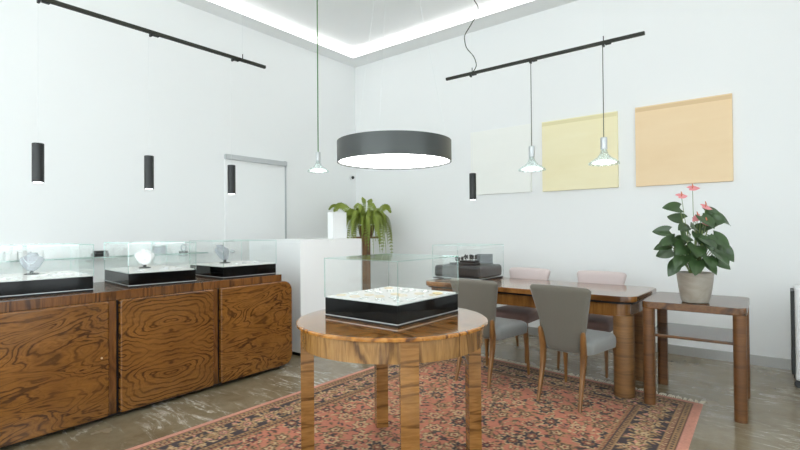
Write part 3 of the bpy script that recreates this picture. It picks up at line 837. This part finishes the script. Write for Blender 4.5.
# tracks
ZT = 2.80
def track(label, a, b, clips, wires, cord=None):
    r = thing('lighting_track', label, 'lighting track', (*a, ZT), 0, 'black lighting tracks')
    a3, b3 = V(a[0], a[1], 0), V(b[0], b[1], 0); d = (b3-a3); L = d.length; ang = math.atan2(d.y, d.x)
    Tm = Matrix.Rotation(ang, 4, 'Z')
    bm = BM(); addbox(bm, (0, -.014, -.013), (L, .014, .013), 0, .002, 1, Tm)
    obj('rail', bm, 'track', r)
    bm = BM(); addbox(bm, (.003, -.008, -.0145), (L-.003, .008, -.0125), 0, 0, 1, Tm); obj('slot', bm, 'blackmat', r)
    for c in clips:
        bm = BM(); addbox(bm, (c-.008, -.016, -.034), (c+.008, .016, -.013), 0, .002, 1, Tm); addbox(bm, (c+.015, -.012, -.024), (c+.06, .012, -.013), 0, .002, 1, Tm); obj('clip', bm, 'blackmat', r)
    for w in wires:
        bm = BM(); p = Tm @ V(w, 0, 0); tube(bm, [(p.x, p.y, .05), (p.x, p.y, (ZC+LIP if True else ZC)-ZT)], .0010, 6); obj('suspension_wire', bm, 'wire', r)
        bm = BM(); tube(bm, [(p.x, p.y, .014), (p.x, p.y, .055)], .004, 8); obj('wire_gripper', bm, 'blackmat', r)
    if cord:
        bm = BM(); tube(bm, cord, .0045, 8); o = obj('cord', bm, 'corddark', r); o['label'] = 'dark green power cord curling up to the ceiling'
    return r
LX = -3.79
track('black lighting track hung along the left wall above the sideboard', (LX+.015, .90), (LX+.025, 2.72), (.07, .78, 1.48), (.1, 1.58))
TY = 4.15
CORD = [(-2.352, 2.815), (-2.326, 2.84), (-2.312, 2.882), (-2.341, 2.967), (-2.413, 3.063), (-2.433, 3.147), (-2.424, 3.202), (-2.351, 3.282), (-2.29, 3.36), (-2.274, 3.43), (-2.324, 3.53), (-2.36, 3.70), (-2.33, ZC+LIP)]
def px_cord():
    base = CORD
    P = [V(x+2.655, -.03+.03+.012*math.sin(z*5), z-ZT) for x, z in base]; out = []
    for i in range(len(P)-1):
        p0, p1, p2, p3 = P[max(i-1, 0)], P[i], P[i+1], P[min(i+2, len(P)-1)]
        for k in range(6):
            t = k/6; out.append(.5*((2*p1)+(p2-p0)*t+(2*p0-5*p1+4*p2-p3)*t*t+(3*p1-p0-3*p2+p3)*t**3))
    out.append(P[-1]); return out
track('black lighting track with curling green cord above the dining table', (-2.655, TY-.03), (-.815, TY), (.285, .90, 1.53), (.30, 1.53), px_cord())

def spot(label, x, y, z0, z1, ztop):
    r = thing('spot_pendant', label, 'pendant lamp', (x, y, z0), 0, 'black cylinder spots')
    h = z1-z0; R = .0335
    bm = BM(); lathe(bm, [(R-.004, .006), (R-.004, 0), (R, 0), (R, h-.003), (R-.003, h), (.001, h), (.001, h-.004), (R-.004, h-.005), (R-.004, .006)], 32, cap0=False, cap1=False); obj('housing', bm, 'blackmat', r)
    bm = BM(); lathe(bm, [(.001, -.004), (R*.5, -.003), (R-.005, .001), (R-.005, .012), (.001, .012)], 32, cap0=False, cap1=False); obj('lens', bm, 'spotled', r)
    bm = BM(); tube(bm, [(0, 0, h), (0, 0, ztop-z0)], .0011, 6); obj('wire', bm, 'wire', r)
    return r
sp = spot('black cylinder spot hanging above the leftmost display case', LX, .97, 1.592, 1.847, ZT-.034)
dup(sp, (LX, 1.672, 1.592), 0, 'black cylinder spot hanging above the middle sideboard case')
dup(sp, (LX, 2.378, 1.592), 0, 'black cylinder spot hanging above the far end of the sideboard')
spot('black cylinder spot hanging over dining table before the white canvas', -2.372, 4.145, 1.555, 1.815, ZT-.034)

def bell(label, x, y, z0, ztop, cordm, cr=.0035):
    r = thing('bell_pendant', label, 'pendant lamp', (x, y, z0), 0, 'glass bell pendants')
    bm = BM(); lathe(bm, [(.001, .125), (.026, .125), (.027, .128), (.027, .218), (.024, .222), (.006, .226), (.001, .226)], 28, cap0=False, cap1=False); obj('socket', bm, 'alu', r)
    def wob(a, k): return (.005*math.cos(a*14)) if k in (4, 5, 6, 7) else 0
    prof = [(.024, .126), (.027, .105), (.036, .082), (.056, .058), (.088, .036), (.117, .014), (.119, .0)]
    inner = [(.115, .0), (.113, .012), (.085, .033), (.053, .055), (.033, .080), (.024, .103), (.021, .126)]
    bm = BM(); lathe(bm, prof+inner, 84, cap0=False, cap1=False, wob=wob); obj('glass_bell', bm, 'shellglass', r)
    bm = BM(); lathe(bm, [(.001, .004), (.06, .005), (.094, .011), (.096, .016), (.060, .030), (.020, .040), (.001, .042)], 48, cap0=False, cap1=False); obj('bulb', bm, 'bulb', r)
    bm = BM(); tube(bm, [(0, 0, .222), (0, 0, ztop-z0)], cr, 8); obj('cord', bm, cordm, r)
    return r
bell('white glass bell pendant nearest the dark drum lamp, over dining table', -1.757, 4.143, 1.79, ZT-.03, 'corddark')
bell('white glass bell pendant hanging in front of the yellow canvas', -1.132, 4.145, 1.79, ZT-.03, 'corddark')
bell('white glass bell pendant on long green cord over the white counter', -4.075, 3.649, 1.925, ZC+LIP, 'cordgreen', .006)

# ------------------------------------------------------------------ canvases
def canvas_obj(label, x0, x1, z0, z1, m, band=None):
    r = thing('canvas_painting', label, 'painting', ((x0+x1)/2, YB, (z0+z1)/2), 0, 'square canvases')
    w, h = (x1-x0)/2, (z1-z0)/2
    bm = BM(); addbox(bm, (-w, -.032, -h), (w, -.0015, h), 0, .003); obj('canvas', bm, m, r)
    if band:
        bm = BM(); addbox(bm, (-w+.004, -.0328, h-.052), (w-.004, -.0318, h-.012)); b = obj('painted_band', bm, band, r)
canvas_obj('plain white square canvas, leftmost of the three', -3.128, -2.308, 1.703, 2.515, 'cv_white')
canvas_obj('pale yellow square canvas, middle of the three', -2.172, -1.341, 1.697, 2.51, 'cv_yellow', 'cv_yellowband')
canvas_obj('pale peach square canvas, rightmost, above the anthurium', -1.167, -.334, 1.692, 2.515, 'cv_peach', 'cv_peachband')

# ------------------------------------------------------------------ counter, box, security camera, wall shelf
CB = thing('reception_counter', 'plain white counter block behind the sideboard end', 'counter', (-4.2, 3.568, 0))
boxobj('plinth', (-.40, -.42, 0), (.415, .42, .035), 'plinth', CB)
boxobj('body', (-.435, -.443, .035), (.437, .443, 1.145), 'counter', CB, .003)
boxobj('top', (-.435, -.443, 1.145), (.437, .443, 1.168), 'counter', CB, .003)
r = thing('display_plinth', 'small white box plinth standing on the white counter', 'box', (-3.945, 3.812, 1.1685))
boxobj('body', (-.045, -.106, 0), (.045, .106, .293), 'counter', r, .003)
boxobj('lid', (-.045, -.106, .293), (.045, .106, .301), 'counter', r, .002)
r = thing('security_camera', 'tiny white security camera with dark lens high in corner', 'security camera', (XL, 5.342, 2.08))
bm = BM(); lathe(bm, [(.001, 0), (.034, 0), (.034, .02), (.028, .03), (.001, .03)], 20, cap0=False, cap1=False); bmesh.ops.rotate(bm, cent=(0, 0, 0), matrix=Matrix.Rotation(PI/2, 3, 'Y'), verts=bm.verts); obj('mount', bm, 'whiteplastic', r)
bm = BM(); bmesh.ops.create_uvsphere(bm, u_segments=20, v_segments=14, radius=.024, matrix=Matrix.Translation((.045, -.004, 0))); obj('lens', bm, 'blackmat', r)

SH = thing('wall_shelf', 'glass shelf on the left wall behind the display cases', 'shelf', (XL, 1.72, 1.03))
bm = BM(); fs = addbox(bm, (.0, -1.15, -.010), (.20, 1.13, 0))
for f in fs:
    f.normal_update()
    if abs(f.normal.z) < .5: f.material_index = 1
obj('glass_board', bm, ['shelfglass', 'glassedge'], SH)
for y in (-.9, 0, .9):
    boxobj('bracket', (0, y-.012, -.035), (.16, y+.012, -.010), 'alu', SH)
zsh = 1.0305
b0 = None
for i, y in enumerate((1.02, 1.115, 1.205, 1.295, 1.385)):
    p = (XL+.10, y, zsh)
    if b0 is None:
        b0 = thing('jewellery_box', 'small square white box in the row on the glass wall shelf', 'jewellery box', p, 0, 'white boxes on the glass wall shelf')
        boxobj('base', (-.03, -.037, 0), (.03, .037, .05), 'paper', b0, .003); boxobj('lid', (-.032, -.039, .05), (.032, .039, .078), 'paper', b0, .003)
    else: dup(b0, p, 0)
r = thing('gadget_box', 'small black and grey box beside white boxes on wall shelf', 'box', (XL+.10, 1.80, zsh))
boxobj('lower_box', (-.05, -.06, 0), (.05, .06, .03), 'blackmat', r, .003); boxobj('upper_box', (-.045, -.05, .03), (.045, .055, .055), 'darkmetal', r, .003)
r = thing('picture_frame', 'small grey framed card standing on glass wall shelf behind middle case', 'frame', (XL+.10, 2.36, zsh), math.radians(0))
boxobj('frame', (-.012, -.07, 0), (.012, .07, .085), 'trimgrey', r, .003); boxobj('card', (.012, -.055, .012), (.0135, .055, .073), 'bust', r)
r = thing('watch_stand', 'small watch stand at the far end of the glass wall shelf', 'watch stand', (XL+.10, 2.62, zsh))
boxobj('foot', (-.03, -.035, 0), (.03, .035, .02), 'darkmetal', r, .003)
bm = BM(); pts = [V(0, math.cos(a)*.028, .055+math.sin(a)*.034) for a in np.linspace(-PI/2, PI*1.5, 25)]; tube(bm, pts, .006, 8); obj('loop', bm, 'bust', r)

# ------------------------------------------------------------------ portable heater at the right edge
r = thing('upright_appliance', 'white upright appliance with black side panel at right edge', 'appliance', (.272, 4.985, 0))
bm = BM(); prism(bm, rrect(-.19, -.15, .21, .15, .03), .06, .78, 0, .012, 3); obj('housing', bm, 'whiteplastic', r)
boxobj('side_panel', (-.213, -.125, .10), (-.188, .13, .755), 'blackmat', r, .006)
bm = BM()
boxobj('grille_frame', (-.15, -.156, .52), (.17, -.149, .72), 'darkmetal', r)
for q in range(7): boxobj('grille_slat', (-.14, -.164, .535+q*.026), (.16, -.155, .545+q*.026), 'whiteplastic', r)
boxobj('control_panel', (-.12, -.10, .780), (.14, .0, .786), 'darkmetal', r)
for sx in (-.17, .17):
    for sy in (-.11, .11):
        bm = BM(); lathe(bm, [(.001, -.015), (.028, -.015), (.03, -.008), (.03, .008), (.028, .015), (.001, .015)], 20, cap0=False, cap1=False)
        bmesh.ops.rotate(bm, cent=(0, 0, 0), matrix=Matrix.Rotation(PI/2, 3, 'X'), verts=bm.verts)
        bmesh.ops.translate(bm, vec=(sx, sy, .03), verts=bm.verts); addbox(bm, (sx-.012, sy-.018, .03), (sx+.012, sy+.018, .064)); obj('caster', bm, 'blackmat', r)

# ------------------------------------------------------------------ anthurium
def heart_leaf(bm, origin, direction, up, L, W, mi=0, droop=.35, fold=.18):
    """heart shaped blade: tip along direction"""
    d = Vector(direction).normalized(); n = Vector(up); s = d.cross(n)
    if s.length < 1e-3: s = V(1, 0, 0)
    s.normalize(); n = s.cross(d).normalized()
    nu, nv = 10, 8; g = []
    for i in range(nu+1):
        t = i/nu
        # half width: broad shoulders near base, pointed tip
        hw = W*.5*(math.sin(PI*min(1, (t*.9+.1))**.72))**.8*(1-.12*t) if t < 1 else 0
        row = []
        for j in range(nv+1):
            q = (j/nv-.5)*2
            back = -.16*L*(abs(q)**1.5)*(1-t)**3*1.2            # lobes behind the stalk
            a = t*L+back
            z = -droop*L*t*t*.5+fold*abs(q)*hw*(1-.5*t)+.02*L*math.sin(t*7+q*2)*abs(q)
            row.append(bm.verts.new(Vector(origin)+d*a+s*(q*hw)+n*z))
        g.append(row)
    for i in range(nu):
        for j in range(nv):
            f = bm.faces.new((g[i][j], g[i][j+1], g[i+1][j+1], g[i+1][j])); f.material_index = mi; f.smooth = True
PX, PY, PZ = -.470, 3.905, .7385
AN = thing('potted_anthurium', 'anthurium with pink flowers in grey pot on side table', 'potted plant', (PX, PY, PZ))
bm = BM(); lathe(bm, [(.001, 0), (.074, 0), (.082, .004), (.092, .04), (.102, .10), (.110, .16), (.1135, .198), (.115, .204), (.113, .209), (.107, .209), (.104, .20), (.098, .16), (.001, .16)], 56, cap0=False, cap1=False); obj('pot', bm, 'pot', AN)
bm = BM(); lathe(bm, [(.001, .188), (.05, .19), (.1035, .185), (.098, .162), (.001, .162)], 32, cap0=False, cap1=False); obj('soil', bm, 'soil', AN)
# leaf tips laid out around the crown: (right, up, toward viewer, length, width)
CR, CU = V(math.cos(math.radians(38.5)), math.sin(math.radians(38.5)), 0), V(0, 0, 1)
CF = V(math.sin(math.radians(38.5)), -math.cos(math.radians(38.5)), 0)      # towards the open room
def W3(a, b, c): return CR*a+CU*b+CF*c
ra = random.Random(21)
LEAVES = [  # base (a,b,c), direction (a,b,c), L, W
 ((-.10, .66, .02), (-1, .12, .25), .17, .115), ((.0, .60, .08), (.25, -.55, .7), .18, .13), ((.08, .63, .02), (.9, -.15, .3), .15, .11), ((.12, .62, .03), (1, -.6, .2), .20, .12), ((.09, .575, .06), (.9, -.05, .3), .14, .11),
 ((-.15, .45, .05), (-1, -.35, .3), .17, .10), ((-.12, .40, .10), (-.9, -.5, .6), .17, .12), ((-.13, .33, .08), (-.8, -.75, .5), .18, .10), ((-.10, .47, .10), (-.6, -.1, .8), .15, .12),
 ((-.06, .40, .13), (-.4, -.5, .8), .17, .13), ((.0, .44, .13), (.1, -.35, .9), .15, .12), ((.08, .47, .10), (.5, -.6, .7), .18, .12), ((.15, .46, .04), (.6, -.95, .3), .17, .11),
 ((.205, .385, .03), (.65, -.8, .2), .17, .11), ((.06, .36, .13), (.5, -.6, .7), .16, .12), ((.0, .33, .14), (-.2, -.7, .8), .16, .13), ((-.06, .30, .12), (-.5, -.9, .6), .15, .11),
 ((.09, .31, .10), (.8, -.7, .5), .16, .11), ((-.14, .28, .04), (-.7, -1, .3), .14, .10), ((.02, .29, .12), (.3, -.8, .7), .14, .11), ((-.03, .52, .06), (-.5, .15, .6), .14, .10),
 ((.04, .53, .05), (.4, .1, .7), .13, .10), ((-.05, .58, -.05), (-.5, .3, -.6), .15, .11), ((.06, .55, -.06), (.5, .1, -.7), .15, .11), ((-.14, .50, -.04), (-.9, .0, -.5), .15, .10),
 ((.12, .42, -.07), (.8, -.3, -.6), .16, .11), ((-.1, .36, -.08), (-.7, -.4, -.7), .16, .11), ((0, .40, -.12), (0, -.4, -1), .16, .12), ((-.17, .40, .0), (-1, -.2, .0), .13, .09),
 ((.03, .46, .11), (.0, -.9, .55), .15, .12), ((-.02, .50, -.02), (-.4, .2, .3), .13, .10), ((.03, .50, -.02), (.5, .3, .2), .13, .10), ((-.07, .44, .0), (-.7, -.3, .3), .13, .10), ((.07, .43, .0), (.7, -.2, .2), .13, .10), ((0, .38, .02), (.2, -.5, .6), .14, .11), ((-.03, .35, .05), (-.6, -.4, .5), .14, .11), ((.05, .30, .05), (.5, -.6, .4), .13, .1), ((-.18, .44, .02), (-1, -.45, .1), .13, .08), ((.17, .34, .06), (.5, -.9, .4), .12, .08), ((-.16, .33, .10), (-.6, -.9, .4), .12, .08), ((-.04, .48, .09), (-.15, -.7, .7), .14, .11), ((.10, .40, .09), (.2, -.9, .5), .15, .10), ((-.09, .53, .06), (-.8, -.15, .5), .12, .09)]
bm = BM(); bs = BM()
for i, (b, d, L_, W_) in enumerate(LEAVES):
    b = V(*b); b.x = b.x*(.88 if b.x > 0 else 1)+ra.uniform(-.01, .01)-.006
    o = W3(b.x, b.y, b.z); dd = W3(*d).normalized()
    up = (V(0, 0, 1)*ra.uniform(.25, .7)+W3(d[0]*.35+ra.uniform(-.3, .3), 0, 1.)).normalized()
    heart_leaf(bm, o, dd, up, L_*ra.uniform(.66, .80), W_*ra.uniform(.80, .95), 0, ra.uniform(.2, .5))
    root = W3(b.x*.18, .20, b.z*.18); mid = root.lerp(o, .55)+V(0, 0, .03)
    tube(bs, [root, root.lerp(mid, .5)+V(0, 0, .01), mid, mid.lerp(o, .6)+V(0, 0, .01), o], [.0035, .003, .003, .0025, .002], 6)
obj('leaves', bm, ['leaf', 'leafnew'], AN, sharp=80); obj('stems', bs, 'stem', AN)
for (a, b, c, da, dc) in ((.015, .795, .02, 1, .4), (-.075, .74, .04, .8, -.3), (.085, .67, .05, 1, .2), (.055, .56, .10, .7, .6), (.02, .60, .06, -.6, .6)):
    a -= .035; tip = W3(a, b, c); root = W3(a*.2, .2, c*.2)
    bm = BM(); tube(bm, [root, root.lerp(tip, .4)+W3(0, 0, .01), root.lerp(tip, .75), tip], [.003, .0025, .002, .002], 6)
    o = obj('flower_stalk', bm, 'stem', AN)
    bm = BM(); heart_leaf(bm, tip-W3(da, .05, 0).normalized()*.022, W3(da, .12 if b > .7 else -.25, dc*.3), W3(0, .75, .65), .075, .058, 0, .2, .08); obj('spathe', bm, 'spathe', o, sharp=80)
    bm = BM(); tube(bm, [tip, tip+W3(-.004, .014, .012), tip+W3(-.012, .032, .016)], [.004, .0045, .0025], 8); obj('spadix', bm, 'spadix', o)

# ------------------------------------------------------------------ fern on its stand
FS = thing('plant_stand', 'tall slim wooden plant stand under the fern in the corner', 'plant stand', (-4.47, 4.87, 0))
bm = BM(); prism(bm, rrect(-.16, -.16, .16, .16, .02), 0, .035, 0, .004); obj('base', bm, 'standwood', FS)
bm = BM(); prism(bm, rrect(-.042, -.042, .042, .042, .006), .035, 1.15); obj('column', bm, 'standwood', FS)
bm = BM(); prism(bm, rrect(-.14, -.14, .14, .14, .02), 1.15, 1.175, 0, .004); obj('plate', bm, 'standwood', FS)
FN = thing('potted_fern', 'bright green arching fern in a brown pot on tall stand', 'potted plant', (-4.47, 4.87, 1.1755))
bm = BM(); lathe(bm, [(.001, 0), (.085, 0), (.10, .05), (.115, .14), (.12, .145), (.12, .155), (.108, .155), (.10, .12), (.001, .12)], 32, cap0=False, cap1=False); obj('pot', bm, 'fernpot', FN)
bm = BM(); rf = random.Random(4)
def frond(az, reach, rise, fall, L_w):
    d = V(math.cos(az), math.sin(az), 0); n = 30; P0 = V(0, 0, .14)+d*.03
    pts = []
    for i in range(n+1):
        t = i/n
        p = P0+d*(reach*(1-(1-t)**1.7))+V(0, 0, rise*math.sin(min(1, t*1.15)*PI*.62)-fall*t**2.4)
        pts.append(p)
    tube(bm, pts[::3], .0028, 5)
    side0 = d.cross(V(0, 0, 1)); roll = rf.choice((-1, 1))*rf.uniform(.45, 1.1)
    for i in range(3, n):
        t = i/n; tg = (pts[i+1]-pts[i-1]).normalized(); sd = side0
        w = L_w*(math.sin(PI*min(1, t*.93+.07))**.55)
        nrm = sd.cross(tg).normalized(); sd = sd*math.cos(roll)+nrm*math.sin(roll); nrm = sd.cross(tg).normalized()
        for sg in (-1, 1):
            q = pts[i]; out = (sd*sg+tg*.25-nrm*.12*1).normalized()
            b = tg*.0088
            tip = q+out*w*rf.uniform(.85, 1.05)-V(0, 0, w*.25)
            mid = q+out*w*.55+V(0, 0, -.05*w)
            v = [bm.verts.new(x) for x in (q-b*.7, q+b*.7, mid+b, tip, mid-b)]
            bm.faces.new(v)
def az_of(a, c):   # direction given as (right, toward room)
    v = CR*a+CF*c; return math.atan2(v.y, v.x)
FR_ = [((-1, .15), .42, .40, .08), ((-.95, .3), .34, .40, .12), ((-.9, -.3), .36, .40, .10), ((1, .1), .40, .40, .12), ((.9, .4), .42, .34, .52), ((1, -.2), .40, .26, .62), ((.7, .7), .36, .28, .62), ((.4, .9), .30, .26, .58), ((.1, 1), .28, .26, .52), ((-.2, 1), .28, .26, .46), ((-.5, .8), .28, .28, .44), ((-.8, .5), .28, .26, .36),
 ((.85, .25), .32, .40, .50), ((.3, .6), .22, .34, .46), ((-.3, .6), .20, .36, .40), ((0, .9), .2, .3, .55), ((.6, .5), .28, .3, .6), ((-.4, -.6), .25, .42, .18), ((.5, -.7), .28, .42, .25), ((-.1, -.3), .14, .46, .05), ((.2, -.9), .3, .3, .4), ((-.7, .1), .26, .32, .28), ((.55, .1), .22, .42, .30),
 ((.95, -.05), .44, .30, .50), ((.8, .6), .44, .22, .58), ((-.15, .4), .14, .40, .22), ((.15, .2), .10, .44, .10)]
for (dv, re, ri, fa) in FR_:
    frond(az_of(*dv)+rf.uniform(-.1, .1), re*rf.uniform(.9, 1.05)*(1.25 if dv[0] < -.3 else .80), ri*rf.uniform(.75, .95), fa*rf.uniform(.9, 1.1), .058)
for i in range(34):
    frond(rf.uniform(0, 6.28) if i < 14 else az_of(rf.uniform(-.7, 1), rf.uniform(.2, 1)), rf.uniform(.14, .30), rf.uniform(.2, .34), rf.uniform(.3, .5), .055)
for v in bm.verts:       # keep the leaves out of the two walls
    w = v.co+V(-4.47, 4.87, 0)
    if w.y > YB-.03: v.co.y = YB-.03-4.87-.02*math.tanh(w.y-YB)
    if w.x < XL+.03: v.co.x = XL+.03+4.47
obj('fronds', bm, 'fern', FN, sharp=80)

# ------------------------------------------------------------------ daylight and camera
w = bpy.data.worlds.new('daylight'); sc.world = w; w.use_nodes = True
bg = w.node_tree.nodes['Background']; bg.inputs[0].default_value = (.90, .96, 1.0, 1); bg.inputs[1].default_value = 4.6

cam = bpy.data.cameras.new('camera'); co = bpy.data.objects.new('camera', cam); COL.objects.link(co)
cam.sensor_width = 36; cam.lens = 477.7/800*36; cam.clip_start = .05; cam.clip_end = 100
yaw, pit, rol = (math.radians(a) for a in (38.49, .61, -.476))
r0 = V(math.cos(yaw), math.sin(yaw), 0); f0 = V(-math.sin(yaw)*math.cos(pit), math.cos(yaw)*math.cos(pit), math.sin(pit)); u0 = r0.cross(f0)
rx = r0*math.cos(rol)+u0*math.sin(rol); ux = -r0*math.sin(rol)+u0*math.cos(rol)
m = Matrix((rx, ux, -f0)).transposed().to_4x4(); m.translation = (0, 0, 1.26)
co.matrix_world = m
sc.camera = co
sc.view_settings.view_transform = 'Standard'; sc.view_settings.look = 'None'; sc.view_settings.gamma = 1
sc.view_settings.use_curve_mapping = False
sc.view_settings.exposure = -0.14
sc.cycles.max_bounces = 14; sc.cycles.diffuse_bounces = 8; sc.cycles.glossy_bounces = 6; sc.cycles.transparent_max_bounces = 24
sc.cycles.sample_clamp_indirect = 6
